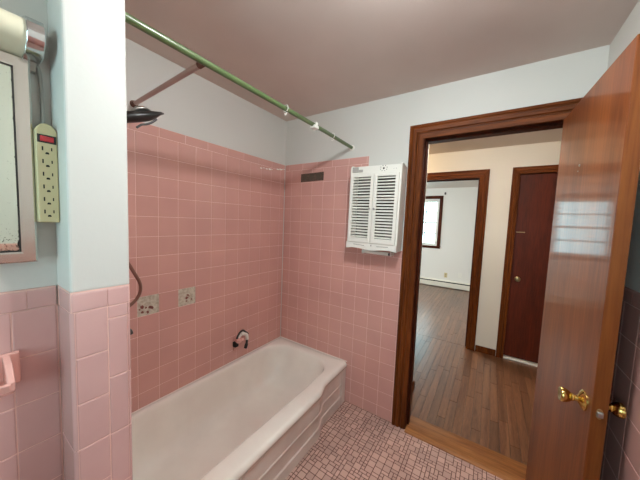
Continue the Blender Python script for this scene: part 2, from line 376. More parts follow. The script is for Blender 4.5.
# white residue blobs near the top corner
bm = B()
for (yy, zz, r) in ((-.30, 1.888, .008), (-.27, 1.895, .006), (-.235, 1.893, .009), (-.20, 1.897, .012), (-.175, 1.90, .006), (-.10, 1.915, .01), (-.065, 1.921, .012), (-.04, 1.926, .007), (-.015, 1.93, .006)):
    ring = [(yy+r*1.6*math.cos(t*PI/5)*(.7+.6*rnd.random()), zz+r*.5*math.sin(t*PI/5)*(.7+.6*rnd.random())) for t in range(10)]
    prism(bm, ring, lambda u, v, t: (t, u, v), 0.0, .002)
o = link('white_residue', bm, M['white_plastic'], tl); o['label'] = 'white flecks of old glue near the corner'
# back wall: u = x, face at y = 0
XN = .823; XE = DX0-.004-.092
ZB = Z0-11*p_
rb = grid(cuts(0, XN, .0804, p_), cuts(ZB, ZC, Z0, p_))+grid(cuts(0, XN, .05, .152), [ZC, ZT])
rb = [r for r in rb]
ZW = 1.283
low = grid(cuts(XN, XE, .0804, p_), cuts(0.0, 1.229, Z0, p_))+grid(cuts(XN, XE, .9, .152), [1.229, ZW])
base = grid(cuts(.66, XN, .0804, p_), cuts(0.0, ZB, Z0, p_))
# merge the split at XN below the wainscot line so tiles stay whole
def merge(rs):
    d = {}
    keep = []
    for r in rs: d[(round(r[0], 4), round(r[2], 4))] = r
    used = set()
    for r in rs:
        if id(r) in used: continue
        if abs(r[1]-XN) < 1e-6 and (round(XN, 4), round(r[2], 4)) in d and r[3] < 1.23:
            q = d[(round(XN, 4), round(r[2], 4))]
            if abs(q[3]-r[3]) < 1e-6 and (q[1]-XN) < p_*.9: used.add(id(q)); keep.append((r[0], q[1], r[2], r[3])); continue
        keep.append(r)
    return [k for k in keep if id(k) not in used]
allb = merge(rb+base+low)
tb = tiles('trim_6', 'pink square wall tiles on the back wall beside the doorway', allb, lambda u, v, h: (u, PW-h, v),
           [(0, XN, ZB, ZT), (.66, XE, 0, ZB), (XN, XE, ZB, ZW)])
# partition: face +x, column joint at y=-1.585 ; u=y
rw = []
zl = [0, .077, .193, .309, .425, .541, .657, .772, .888, 1.0035, 1.1185, 1.233]
R_ = .007
rw += [(-1.655+R_, -1.585, zl[i], zl[i+1]) for i in range(len(zl)-1)]
zr = [0, .103, .26, .416, .573, .73, .886, 1.042, 1.199, 1.233]
rw += [(-1.585, -1.535-R_, zr[i], zr[i+1]) for i in range(len(zr)-1)]
XP = PX
tp = tiles('trim_7', 'large pink tiles facing the stub wall beside the bathtub', rw, lambda u, v, h: (XP-PW+h, u, v),
           [(-1.655+R_*.7, -1.535-R_*.7, 0, 1.233)], m=M['tile_big'])
# rounded corner strips, cap with bullnose, side tiles of the partition
def sweep(bm, path, prof, close=False, mi=0):
    """path: plan points with outward normals ((x,y),(nx,ny)); prof: (h out, z)"""
    rings = [[bm.verts.new((p[0]+n[0]*h, p[1]+n[1]*h, z)) for h, z in prof] for p, n in path]
    for a, c in zip(rings, rings[1:]):
        for i in range(len(prof)-1): bm.faces.new((a[i], a[i+1], c[i+1], c[i])).material_index = mi
    for r in (rings[0], rings[-1]): bm.faces.new(r).material_index = mi
    bmesh.ops.recalc_face_normals(bm, faces=bm.faces)
def arc(cx, cy, a0, a1, r, n=6):
    return [((cx, cy), (math.cos(math.radians(a0+(a1-a0)*k/n)), math.sin(math.radians(a0+(a1-a0)*k/n)))) for k in range(n+1)]
# near corner centre (PX-R_, -1.655+R_) ; far corner (PX-R_, -1.535-R_)
def column(bm, cx, cy, a0, a1, z0, z1, r=R_):
    g = .0008
    prof = [(0, z0+g), (r-.001, z0+g), (r, z0+g+.001), (r, z1-g-.001), (r-.001, z1-g), (0, z1-g)]
    sweep(bm, arc(cx, cy, a0, a1, r), prof)
bm = B()
for i in range(3): column(bm, PX-R_, -1.655+R_, -90, 0, (0, .545, .888)[i], (.545, .888, 1.233)[i])
for i in range(len(zr)-1): column(bm, PX-R_, -1.535-R_, 0, 90, zr[i], zr[i+1])
link('corner_bead', bm, M['tile_big'], tp, smooth=True)
# cap pieces
def cap_prof(th, z0, z1, r=.010):
    P = [(-.012, z0+.0008), (th-.0010, z0+.0008), (th, z0+.0017), (th, z0+.004)]
    for k in range(7):
        a = PI/2*k/6; P.append((th-r+r*math.cos(a), z1-r+r*math.sin(a)))
    P.append((-.012, z1)); return P
CP = cap_prof(.0, 1.233, 1.283)
def cap_run(bm, pts):
    sweep(bm, pts, CP)
bm = B()
capsegs = [
    [((PX, -1.583), (1, 0)), ((PX, -1.655+R_), (1, 0))] ,
    ]
def off(path, r): return [((p[0]+n[0]*r, p[1]+n[1]*r), n) for p, n in path]
near = off(arc(PX-R_, -1.655+R_, 0, -90, R_), R_)
far = off(arc(PX-R_, -1.535-R_, 0, 90, R_), R_)
cap_run(bm, [((PX, -1.5858), (1, 0))]+near[:4])
cap_run(bm, near[3:]+[((.735, -1.655), (0, -1))])
cap_run(bm, [((PX, -1.5842), (1, 0))]+far+[((.735, -1.535), (0, 1))])
link('tile_cap', bm, M['tile_big'], tp, smooth=True)
bm = B(); box(bm, (PX-.012, -1.655+.0015, 1.2325), (PX-.0014, -1.535-.0015, 1.2815)); box(bm, (.72-.003, -1.6537, 1.2325), (PX-.012, -1.642, 1.2815)); link('cap_grout', bm, M['grout'], tp)
# partition near side (faces -y) and far side
zs_ = [0, .545, .888, 1.233]
r2 = [(.72, PX-R_, zs_[i], zs_[i+1]) for i in range(3)]
tiles('side_tile', '', r2, lambda u, v, h: (u, -1.655+PW-h, v), [(.72-PW, PX-R_*.7, 0, 1.233)], m=M['tile_big'], parent=tp)
r3 = grid(cuts(0.0, PX-R_, .1, p_), cuts(.30, 1.233, 1.233-.1142*9, .1142))
tiles('end_tile', '', r3, lambda u, v, h: (u, -1.535-PW+h, v), [(0, PX-R_*.7, .30, 1.233)], m=M['tile'], parent=tp)
# mirror wall tiles: face x=.72, u=y
us = [-2.68+.03]; y = -1.732
ys = []
while y > -2.66: ys.append(y); y -= p_
ys = [-2.675]+ys[::-1]+[-1.657]
rm = grid(ys, zl)
cps = []; y = -1.707
while y > -2.66: cps.append(y); y -= .152
cps = [-2.675]+cps[::-1]+[-1.657]
tm = tiles('trim_8', 'large pink tiles below the mirror cabinet', rm, lambda u, v, h: (.72-PW+h, u, v), [(-2.675, -1.655, 0, 1.233)], m=M['tile_big'])
bm = B()
for a, c in zip(cps, cps[1:]): sweep(bm, [((.72, a+.0008), (1, 0)), ((.72, c-.0008), (1, 0))], CP)
link('tile_cap', bm, M['tile_big'], tm, smooth=True)
bm = B(); box(bm, (.71, -2.675, 1.2325), (.7187, -1.657, 1.2815)); link('cap_grout', bm, M['grout'], tm)
# right wall wainscot: face x = WR-.006
rr_ = grid(cuts(.02, 2.66, .05, p_), cuts(0, 1.233, 1.233-.1142*10, .1142))
tr = tiles('trim_9', 'pink wainscot tiles behind the open bathroom door', rr_, lambda u, v, h: (WR-h, -u, v), [(0.006, 2.675, 0, 1.233)], m=M['tile'])
bm = B()
for a, c in zip(cuts(.02, 2.66, .1, .152), cuts(.02, 2.66, .1, .152)[1:]): sweep(bm, [((WR-PW, -a-.0008), (-1, 0)), ((WR-PW, -c+.0008), (-1, 0))], CP)
link('tile_cap', bm, M['tile'], tr, smooth=True)

# ---- bathroom floor: random ashlar mosaic
bm = B(); U = .0218; X0, X1, Y0, Y1 = .66, WR-PW, -2.68, .0
nx, ny = int((X1-X0)/U)+1, int((Y1-Y0)/U)+1
occ = [[False]*ny for _ in range(nx)]
SH = 14
pat = {}
r_ = random.Random(3)
po = [[False]*SH for _ in range(SH)]
for j in range(SH):
    for i in range(SH):
        if po[i][j]: continue
        opts = [(2, 2)]*5+[(2, 1)]*3+[(1, 2)]*3+[(1, 1)]*2; r_.shuffle(opts)
        for w_, h_ in opts+[(1, 1)]:
            if all(not po[(i+a) % SH][(j+c) % SH] for a in range(w_) for c in range(h_)):
                for a in range(w_):
                    for c in range(h_): po[(i+a) % SH][(j+c) % SH] = True
                pat[(i, j)] = (w_, h_); break
for I in range(-1, nx//SH+1):
    for J in range(-1, ny//SH+1):
        for (i, j), (w_, h_) in pat.items():
            x0, y0 = X0+(I*SH+i)*U, Y1-(J*SH+j+h_)*U; x1, y1 = x0+w_*U, y0+h_*U
            x0, x1, y0, y1 = max(x0, X0), min(x1, X1), max(y0, Y0), min(y1, Y1)
            if x1-x0 < .006 or y1-y0 < .006: continue
            g = .0017; rg = []
            for ins, h in ((g, -.0012), (g+.0006, -.0003), (g+.0016, 0)):
                rg.append([bm.verts.new((u, v, h)) for u, v in ((x0+ins, y0+ins), (x1-ins, y0+ins), (x1-ins, y1-ins), (x0+ins, y1-ins))])
            for a, c in zip(rg, rg[1:]):
                for k in range(4): bm.faces.new((a[k], a[(k+1) % 4], c[(k+1) % 4], c[k]))
            bm.faces.new(rg[-1])
n0 = len(bm.faces)
box(bm, (-.1, -2.8, -.05), (WR+.1, .0, -.0010), 1)
st('floor', bm, [M['floor_tile'], M['grout_dark']], 'mauve brown mosaic tile floor of the bathroom', 'floor')
# threshold
bm = B(); 
prism(bm, [(-.030, 0), (.165, 0), (.165, .004), (.158, .0085), (.01, .0105), (-.02, .009), (-.030, .003)], lambda u, v, t: (t, u, v), DX0+.001, DX1-.001)
st('trim_10', bm, M['threshold'], 'worn oak threshold board under the bathroom doorway', 'threshold', smooth=True)
# hardwood floors: separate boards laid along y
def boardfloor(name, label, x0, x1, y0, y1, seed, wd=.057, skip=None, ofs=0):
    bm = B(); r = random.Random(seed); x = x0
    while x < x1:
        xe = min(x+wd, x1); y = y0-r.random()*.6
        while y < y1:
            ye = y+.35+r.random()*.8; a, c = max(y, y0), min(ye, y1)
            if c-a > .01:
                g = .0005; rg = []
                for ins, h in ((g, -.002), (g+.0009, 0)):
                    rg.append([bm.verts.new((u, v, h)) for u, v in ((x+ins, a+ins), (xe-ins, a+ins), (xe-ins, c-ins), (x+ins, c-ins))])
                for k in range(4): bm.faces.new((rg[0][k], rg[0][(k+1) % 4], rg[1][(k+1) % 4], rg[1][k]))
                bm.faces.new(rg[1])
            y = ye
        x += wd
    box(bm, (x0, y0, -.05), (x1, y1, -.0016), 1)
    return st(name, bm, [M['boards'], M['dark']], label, 'floor')
boardfloor('floor_hall', 'dark worn hardwood strip floor of the hall', -1.3, 3.3, .0, YH+.05, 5)
boardfloor('floor_bedroom', 'honey brown hardwood strip floor of the bedroom', -1.5, 2.7, YH+.05, YB+.02, 9)

# baseboards
def baseboard(name, pts, label, h=.075, t=.014, m=None):
    bm = B()
    for (x0, y0, x1, y1) in pts:
        box(bm, (x0, y0, 0), (x1, y1, h))
    return st(name, bm, m or M['casing'], label, 'baseboard', bevel=.004, seg=2)
baseboard('baseboard_hall', [(BX1+.098, YH-.014, CX0-.073, YH), (CX1+.075, YH-.014, 3.2, YH), (-1.2, YH-.014, BX0-.1, YH)], 'dark stained baseboard along the far hall wall')
baseboard('baseboard_corner', [(1.14, .157, 1.154, .514), (-1.2, .50, 1.154, .514)], 'dark stained baseboard on the hall corner left of the doorway')
baseboard('baseboard_bedroom', [(-1.4, YB-.014, -.6, YB), (1.9, YB-.014, 2.6, YB)], 'white baseboard at the ends of the bedroom wall', m=M['white_wood'])

# ------------------------------------------------------------------ windows
def window(name, x0, x1, z0, z1, yin, yout, label, cols=3, rows=2, trim=.075, sg=1):
    """window in a y-facing wall; room side at yin, outside at yout"""
    root = empty(name, ((x0+x1)/2, yin, z0)); tag(root, label, 'window', kind='structure')
    ox, oy, oz = root.location
    def put(n, bm, m, **k):
        bmesh.ops.translate(bm, verts=bm.verts, vec=(-ox, -oy, -oz)); return link(n, bm, m, root, **k)
    bm = B(); s = -1 if yout > yin else 1; T = trim; ym = (yin+yout)/2
    y2 = yin+s*.018; ya, yb = sorted((yin, y2))
    box(bm, (x0-T, ya, z0-.0), (x0, yb, z1+T)); box(bm, (x1, ya, z0), (x1+T, yb, z1+T)); box(bm, (x0, ya, z1), (x1, yb, z1+T))
    box(bm, (x0-T, ya, z0-T*.8), (x1+T, yb, z0-.02))
    put('window_casing', bm, M['jamb'], bevel=.003)
    bm = B(); ya, yb = sorted((yin+s*.035, ym)); box(bm, (x0-T-.01, ya, z0-.02), (x1+T+.01, yb, z0)); put('window_sill', bm, M['jamb'], bevel=.004)
    bm = B(); f = .03; ya, yb = sorted((yin-s*.002, yout))
    for a, c in (((x0, ya, z0), (x0+f, yb, z1)), ((x1-f, ya, z0), (x1, yb, z1)), ((x0+f, ya, z1-f), (x1-f, yb, z1)), ((x0+f, ya, z0), (x1-f, yb, z0+.02))): box(bm, a, c)
    put('window_frame', bm, M['white_wood'])
    zm_ = (z0+z1)/2
    for k, (a, c, yy) in enumerate(((z0+.02, zm_+.02, ym-s*-.0), (zm_-.02, z1-f, ym-s*.03))):
        bm = B(); q = .038; h = .014; xa, xb = x0+f, x1-f
        box(bm, (xa, yy-h, a), (xa+q, yy+h, c)); box(bm, (xb-q, yy-h, a), (xb, yy+h, c))
        box(bm, (xa+q, yy-h, a), (xb-q, yy+h, a+q)); box(bm, (xa+q, yy-h, c-q), (xb-q, yy+h, c))
        sash = put('sash', bm, M['white_wood'], bevel=.002, seg=1)
        bm = B()
        for i in range(1, cols):
            x = xa+q+(xb-xa-2*q)*i/cols; box(bm, (x-.011, yy-.009, a+q), (x+.011, yy+.009, c-q))
        for i in range(1, rows):
            z = a+q+(c-a-2*q)*i/rows; box(bm, (xa+q, yy-.0085, z-.011), (xb-q, yy+.0085, z+.011))
        put('muntins', bm, M['steel_grey'])
        bm = B(); box(bm, (xa+q, yy-.002, a+q), (xb-q, yy+.002, c-q)); put('pane', bm, M['glass'])
    return root
M['steel_grey'] = mat('grey_green_muntin', srgb(110, 130, 124), .5)
window('window_1', WX0, WX1, WZ0, WZ1, YB, YB+.14, 'white bedroom window in dark wood trim')
window('window_2', .9, 1.9, .95, 2.1, -2.68, -2.8, 'bathroom window behind the viewer', cols=1, rows=1)

# ------------------------------------------------------------------ bathroom door (open inward)
HX, HY = 1.887, -.022
door = empty('door_1', (HX, HY, .012)); tag(door, 'open varnished brown flush bathroom door with brass knobs', 'door', kind='structure')
dv = Vector((1.924-HX, -.702-HY)); DL = dv.length; ang = math.atan2(dv.y, dv.x)   # local +x runs to the latch edge
door.rotation_euler = (0, 0, ang)
# local frame: x along leaf, +y = left of direction (towards +X world since pointing -Y): thickness goes +y
DT = .037; DH = 2.018
bm = B(); box(bm, (0, 0, 0), (DL, DT, DH)); leaf = link('door_leaf', bm, M['door'], door, bevel=.0015, seg=2)
bm = B(); box(bm, (DL-.0005, .0012, .001), (DL+.0006, DT-.0012, DH-.001)); link('door_edge', bm, M['door_edge'], door)['label'] = 'lighter orange brown latch edge'
kz = .895; kx = DL-.062
knobprof = [(0, .0325), (.003, .0325), (.006, .029), (.009, .024), (.012, .016), (.016, .0105), (.024, .0095), (.027, .0125), (.031, .0125), (.036, .017), (.044, .0215), (.052, .0235), (.058, .0235), (.061, .021), (.0615, .017), (.060, .008), (.060, .0001)]
def knob(parent, x, z, y, sgn, k=1.0, name='knob'):
    bm = B(); lathe(bm, [(t*k, r) for t, r in knobprof[:6]], (x, y, z), (0, sgn, 0), 36); r = link('rosette', bm, M['brass'], parent, smooth=True)
    bm = B(); lathe(bm, [(t*k, r_) for t, r_ in knobprof[5:]], (x, y, z), (0, sgn, 0), 36); return link(name, bm, M['brass'], parent, smooth=True)
knob(door, kx, kz, 0, -1)
knob(door, kx, kz, DT, 1, .88)
bm = B(); prism(bm, [(.0185+.009*math.cos(a*PI/10), kz+.017*math.sin(a*PI/10)) for a in range(20)], lambda u, v, t: (t, u, v), DL+.0004, DL+.002); plate = link('latch_plate', bm, M['brass_old'], door, bevel=.0005)
bm = B(); prism(bm, [(.011, kz-.009), (DT-.011, kz-.009), (DT-.011, kz+.009), (.011, kz+.009)], lambda u, v, t: (t, u, v), DL+.001, DL+.009); link('latch_bolt', bm, M['steel'], door, bevel=.003)
bm = B(); lathe(bm, [(0, .0055), (.002, .005), (.0035, .002), (.004, .0001)], (DL-.36, 0, 1.727), (0, -1, 0), 16); link('screw', bm, M['steel'], door, smooth=True)
bm = B(); lathe(bm, [(0, .003), (.002, .0025), (.003, .001)], (DL-.37, 0, 1.705), (0, -1, 0), 16); link('screw', bm, M['steel'], door, smooth=True)
for z in (.25, 1.75):
    bm = B(); lathe(bm, [(0, .006), (.09, .006)], (-.004, DT+.003, z), (0, 0, 1), 14); link('hinge', bm, M['brass_old'], door, smooth=True)

# closet door in the hall
cd = empty('door_2', ((CX0+CX1)/2, YH+.03, .03)); tag(cd, 'closed dark red brown closet door across the hall', 'door', kind='structure')
w2 = (CX1-CX0)/2-.003
bm = B(); box(bm, (-w2, 0, 0), (w2, .035, 2.027)); link('door_leaf', bm, M['closet'], cd, bevel=.002)
kx2 = -w2+.060
bm = B(); lathe(bm, [(0, .027), (.003, .027), (.006, .022), (.010, .012), (.022, .011), (.03, .020), (.042, .023), (.050, .018), (.052, .008), (.052, .0001)], (kx2, 0, .885), (0, -1, 0), 24); link('door_knob', bm, M['brass_old'], cd, smooth=True)
bm = B(); box(bm, (kx2-.05, -.012, 1.40), (kx2+.02, 0, 1.408)); lathe(bm, [(0, .006), (.016, .006)], (kx2+.02, 0, 1.404), (0, -1, 0), 12); link('slide_bolt', bm, M['brass_old'], cd, bevel=.001)
bm = B(); box(bm, (CX0+.001, YH+.004, 0), (CX1-.001, YH+.10, .02)); st('trim_11', bm, M['white_wood'], 'white strip under the closet door', 'threshold', bevel=.002)  # plain white strip along the bottom of the closet door
b = B(); box(b, (1.70, YH+.12, 0), (2.6, YH+.7, .01)); box(b, (1.70, YH+.66, .01), (2.6, YH+.7, H)); box(b, (1.66, YH+.12, 0), (1.70, YH+.7, H)); 
st('wall_closet', b, M['bed_paint'], 'plain walls of the closet behind the dark door', 'wall')
# bedroom door, swung into the bedroom out of sight
bd = empty('door_3', (BX1, YH+.135, .012), (0, 0, math.radians(84))); tag(bd, 'dark bedroom door swung open into the bedroom', 'door', kind='structure')
bm = B(); box(bm, (.004, -.036, 0), (.66, -.001, 2.018)); link('door_leaf', bm, M['closet'], bd, bevel=.002)
for z in (.27, 1.77):
    bm = B(); box(bm, (-.018, -.03, z), (-.0165, .0, z+.09))
    lathe(bm, [(0, .0065), (.09, .0065)], (-.004, .0, z), (0, 0, 1), 14)
for z in (.27, 1.77):
    bm = B(); box(bm, (BX1-.0025, YH+.095, z), (BX1-.0003, YH+.128, z+.09)); lathe(bm, [(-.004, .0065), (.094, .0065)], (BX1-.004, YH+.134, z), (0, 0, 1), 14)
    o = link('hinge', bm, M['brass_old']); o.parent = bd; o.matrix_parent_inverse = (Matrix.Translation(bd.location) @ Matrix.Rotation(math.radians(84), 4, 'Z')).inverted()

# ------------------------------------------------------------------ bathtub
TW = .728; TY0, TY1 = -1.533, -.002; TZ = .338
def sst(a, b_, x):
    t = min(1, max(0, (x-a)/(b_-a))); return t*t*(3-2*t)
def bulge(y): return .036*sst(-.32, -.45, y)*sst(-1.50, -1.32, y)
def rrect(x0, x1, y0, y1, r, z, n=10, m=26, bul=0.):
    """closed ring of points, same count each time, on a rounded rectangle"""
    P = []
    cs = [((x1-r, y1-r), 0), ((x0+r, y1-r), 90), ((x0+r, y0+r), 180), ((x1-r, y0+r), 270)]
    for ci, ((cx, cy), a0) in enumerate(cs):
        for k in range(n+1):
            a = math.radians(a0+90*k/n); P.append((cx+r*math.cos(a), cy+r*math.sin(a)))
        nxt = cs[(ci+1) % 4]; a = math.radians(nxt[1]); q = (nxt[0][0]+r*math.cos(a), nxt[0][1]+r*math.sin(a)); p0 = P[-1]
        mm = m*2 if ci in (1, 3) else m//2
        for k in range(1, mm): P.append((p0[0]+(q[0]-p0[0])*k/mm, p0[1]+(q[1]-p0[1])*k/mm))
    out = []
    for x, y in P:
        wgt = sst(.45, TW, x) if bul else 0
        out.append((x+bul*bulge(y)*wgt, y, z))
    return out
tub = empty('bathtub', (.36, -.77, 0)); tag(tub, 'worn white enamel bathtub with a stepped front apron set in pink tile', 'bathtub')
def tput(n, bm, m, **k):
    bmesh.ops.translate(bm, verts=bm.verts, vec=(-.36, .77, 0)); return link(n, bm, m, tub, **k)
rings = []
XA = .002
rings.append(rrect(XA, TW-.020, TY0, TY1, .010, .285, bul=1))
rings.append(rrect(XA, TW-.012, TY0, TY1, .010, .289, bul=1))
rings.append(rrect(XA, TW-.003, TY0, TY1, .012, .296, bul=1))
rings.append(rrect(XA, TW+.002, TY0, TY1, .014, .306, bul=1))
rings.append(rrect(XA, TW+.002, TY0, TY1, .014, .318, bul=1))
rings.append(rrect(XA, TW-.003, TY0, TY1, .016, .329, bul=1))
rings.append(rrect(XA+.001, TW-.010, TY0+.001, TY1-.001, .018, .3355, bul=1))
rings.append(rrect(XA+.003, TW-.020, TY0+.004, TY1-.004, .022, .338, bul=1))
ix0, ix1, iy0, iy1 = .038, .642, -1.43, -.088
RG = [(-.010, -.010, -.012, -.010, .3375, .158, .35), (-.002, -.002, -.003, -.002, .3358, .162, .3), (.003, .003, .003, .004, .330, .165, .3), (.006, .006, .006, .008, .318, .167, .2),
      (.011, .010, .010, .016, .27, .168, .1), (.020, .019, .018, .034, .20, .166, 0), (.031, .030, .030, .062, .135, .160, 0), (.046, .045, .046, .096, .088, .150, 0),
      (.068, .067, .070, .132, .060, .135, 0), (.098, .097, .10, .168, .048, .114, 0), (.150, .148, .16, .23, .043, .09, 0)]
for a0, a1, c0, c1_, z_, r_c, bl in RG: rings.append(rrect(ix0+a0, ix1-a1, iy0+c0, iy1-c1_, r_c, z_, bul=bl))
bm = B(); vr = [[bm.verts.new(p) for p in r] for r in rings]; n = len(vr[0])
for a, c in zip(vr, vr[1:]):
    for k in range(n): bm.faces.new((a[k], a[(k+1) % n], c[(k+1) % n], c[k]))
bm.faces.new(vr[-1])
bmesh.ops.recalc_face_normals(bm, faces=bm.faces)
shell = tput('basin', bm, M['enamel'], smooth='all')
# apron
bm = B(); NY, NZ = 170, 64
def apron_x(y, z):
    x = TW-.013+bulge(y)
    endp = sst(-.060, -.044, y)               # end post stands proud with a bead
    inside = 1-endp
    x += .004*endp
    def bead(c, w_, h_): 
        d = abs(z-c)/w_; return h_*(1-d*d)**2 if d < 1 else 0
    x += inside*(bead(.172, .0065, .006)+bead(.070, .0065, .006))
    x += inside*(-.004*sst(.172, .160, z)+.006*sst(.074, .062, z))
    d = abs(y+.058)/.010
    if d < 1: x = max(x, TW-.013+bulge(y)+.008*(1-d*d)**2)
    if z > .27: x += (z-.27)*.12
    return x
gv = [[bm.verts.new((apron_x(y, z), y, z)) for z in [.29*k/NZ for k in range(NZ+1)]] for y in [TY1+(TY0-TY1)*(j/NY)**1.0 for j in range(NY+1)]]
# denser rows near the post
for a, c in zip(gv, gv[1:]):
    for k in range(NZ): bm.faces.new((a[k], a[k+1], c[k+1], c[k]))
bmesh.ops.recalc_face_normals(bm, faces=bm.faces)
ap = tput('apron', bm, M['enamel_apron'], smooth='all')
bm = B(); lathe(bm, [(0, .024), (.003, .023), (.004, .017), (.002, .014), (.002, .0001)], (.33, -1.26, .042), (0, 0, 1), 24); tput('drain', bm, M['chrome'], smooth=True)
bm = B(); tube(bm, [(.003, -1.53, TZ+.001), (.003, -.004, TZ+.001)], .0045, 8); tube(bm, [(.003, -.003, TZ+.001), (TW-.004, -.003, TZ+.001)], .0045, 8); tput('caulk_bead', bm, M['caulk'], smooth=True)

# ------------------------------------------------------------------ shower rod with wall brace
RZ = 2.052; RXf, RXn = .677, .683
rod = empty('shower_curtain_rod', (RXf, -.77, RZ)); tag(rod, 'green shower curtain rod over the bathtub with a pinkish brace to the wall', 'curtain rod')
def rput(n, bm, m, **k):
    bmesh.ops.translate(bm, verts=bm.verts, vec=(-RXf, .77, -RZ)); return link(n, bm, m, rod, **k)
bm = B(); tube(bm, [(RXf, .004, RZ-.006), (RXf, -.4, RZ), (RXn, -1.535, RZ-.008)], .0125, 20); rput('rod', bm, M['green'], smooth=True)
bm = B(); lathe(bm, [(0, .022), (.003, .022), (.006, .016), (.012, .0145)], (RXf, .0055, RZ-.006), (0, -1, 0), 24)
rput('end_flange', bm, M['white_plastic'], smooth=True)
bm = B(); yb = -1.228; tube(bm, [(.012, -1.207, RZ-.002), (RXn-.006, -1.237, RZ-.008)], .0105, 16); rput('brace', bm, M['pipe'], smooth=True)
bm = B(); lathe(bm, [(0, .019), (.004, .018), (.008, .0145), (.022, .0135), (.024, .012)], (-.006, -1.207, RZ-.002), (1, 0, 0), 24); rput('wall_flange', bm, M['rust'], smooth=True)['label'] = 'rusty brown wall flange'
bm = B(); tube(bm, [(RXn-.034, -1.2365, RZ-.0082), (RXn-.006, -1.237, RZ-.0078)], .0128, 16); rput('rod_clamp', bm, M['rust'], smooth=True)
# curtain hooks
def hook(y, label, box_=False):
    t = empty('curtain_hook', (RXf+.002, y, RZ)); tag(t, label, 'curtain hook')
    bm = B(); N_ = 24
    pts = [(0+.0165*math.cos(a), 0, .0165*math.sin(a)) for a in [math.radians(-60+300*k/N_) for k in range(N_+1)]]
    pts += [(.008, 0, -.024), (.004, 0, -.034), (-.004, 0, -.034), (-.007, 0, -.027)]
    tube(bm, pts, .0023, 10); link('ring', bm, M['white_plastic'], t, smooth=True)
    if box_:
        bm = B(); box(bm, (-.018, -.022, -.022), (.018, .022, -.004)); box(bm, (-.019, -.012, -.022), (-.0145, .012, .014)); box(bm, (.0145, -.012, -.022), (.019, .012, .014)); link('clip', bm, M['white_plastic'], t, bevel=.004)
    return t
hook(-.775, 'small pale curtain hook on the green rod, the one nearest the viewer')
hook(-.51, 'chunky white plastic clip on the green curtain rod', True)
hook(-.295, 'small white curtain ring hanging near the far end of the green rod')

# ------------------------------------------------------------------ shower head, hose, spout on the tub end wall
sx = .44; wy = -1.535
sh = empty('shower_fixture', (sx, wy, 1.90)); tag(sh, 'black shower head and brown hose sticking out from behind the stub wall', 'shower')
def sput(root, n, bm, m, **k):
    o_ = root.location; bmesh.ops.translate(bm, verts=bm.verts, vec=(-o_[0], -o_[1], -o_[2])); return link(n, bm, m, root, **k)
bm = B(); tube(bm, smooth_path([(sx, wy, 1.915), (sx, wy+.04, 1.915), (sx, wy+.09, 1.885), (sx, wy+.125, 1.845)]), .009, 14); sput(sh, 'shower_arm', bm, M['steel'], smooth=True)
bm = B(); lathe(bm, [(0, .026), (.003, .025), (.008, .012)], (sx, wy, 1.915), (0, 1, 0), 24); sput(sh, 'flange', bm, M['steel'], smooth=True)
# paddle shaped head: a flattened body pointing +y and slightly up
bm = B(); N_ = 20; prev = None; rg = []
spine = [(wy+.085, 1.812, .014, .012), (wy+.11, 1.822, .024, .018), (wy+.14, 1.836, .034, .0205), (wy+.175, 1.850, .037, .0200), (wy+.205, 1.862, .034, .0185), (wy+.232, 1.875, .026, .0140), (wy+.252, 1.888, .017, .0070), (wy+.266, 1.893, .007, .0035)]
for y_, z_, wx, hz in spine:
    rg.append([bm.verts.new((sx+wx*math.cos(2*PI*k/N_), y_-.25*hz*math.sin(2*PI*k/N_), z_+hz*math.sin(2*PI*k/N_))) for k in range(N_)])
for a, c in zip(rg, rg[1:]):
    for k in range(N_): bm.faces.new((a[k], a[(k+1) % N_], c[(k+1) % N_], c[k]))
bm.faces.new(rg[0]); bm.faces.new(rg[-1]); bmesh.ops.recalc_face_normals(bm, faces=bm.faces)
sput(sh, 'head_body', bm, M['black'], smooth='all')
bm = B(); rg = []
for y_, z_, wx, hz in [(wy+.150, 1.862, .010, .006), (wy+.165, 1.876, .018, .010), (wy+.190, 1.886, .018, .009), (wy+.215, 1.884, .010, .006)]:
    rg.append([bm.verts.new((sx+wx*math.cos(2*PI*k/N_), y_, z_+hz*math.sin(2*PI*k/N_))) for k in range(N_)])
for a, c in zip(rg, rg[1:]):
    for k in range(N_): bm.faces.new((a[k], a[(k+1) % N_], c[(k+1) % N_], c[k]))
bm.faces.new(rg[0]); bm.faces.new(rg[-1]); bmesh.ops.recalc_face_normals(bm, faces=bm.faces)
sput(sh, 'bracket', bm, M['steel'], smooth='all')['label'] = 'grey bracket on top of the head'
bm = B(); tube(bm, smooth_path([(sx, wy+.240, 1.862), (sx, wy+.222, 1.843), (sx, wy+.205, 1.831), (sx, wy+.185, 1.822), (sx, wy+.168, 1.806)]), .0042, 10); sput(sh, 'lever', bm, M['black'], smooth=True)
hx = .38
hs = sh
bm = B(); tube(bm, smooth_path([(hx+.01, wy+.03, 1.76), (hx+.02, wy+.045, 1.66), (hx+.02, wy+.07, 1.50), (hx, wy+.125, 1.33), (hx, wy+.168, 1.235), (hx, wy+.197, 1.165), (hx, wy+.185, 1.11), (hx, wy+.135, 1.07), (hx, wy+.07, 1.05), (hx, wy+.01, 1.045)], 10), .0065, 14)
sput(hs, 'hose', bm, M['bronze'], smooth=True)
bm = B(); lathe(bm, [(0, .02), (.003, .02), (.006, .012), (.02, .011)], (hx, wy, 1.045), (0, 1, 0), 20); sput(hs, 'outlet', bm, M['chrome'], smooth=True)
fv = empty('tub_faucet_handle', (hx, wy, .955)); tag(fv, 'small black faucet lever peeking past the stub wall edge', 'faucet')
bm = B(); lathe(bm, [(0, .035), (.004, .035), (.008, .022), (.09, .016), (.10, .016)], (hx, wy, .955), (0, 1, 0), 24); sput(fv, 'valve_stem', bm, M['chrome'], smooth=True)
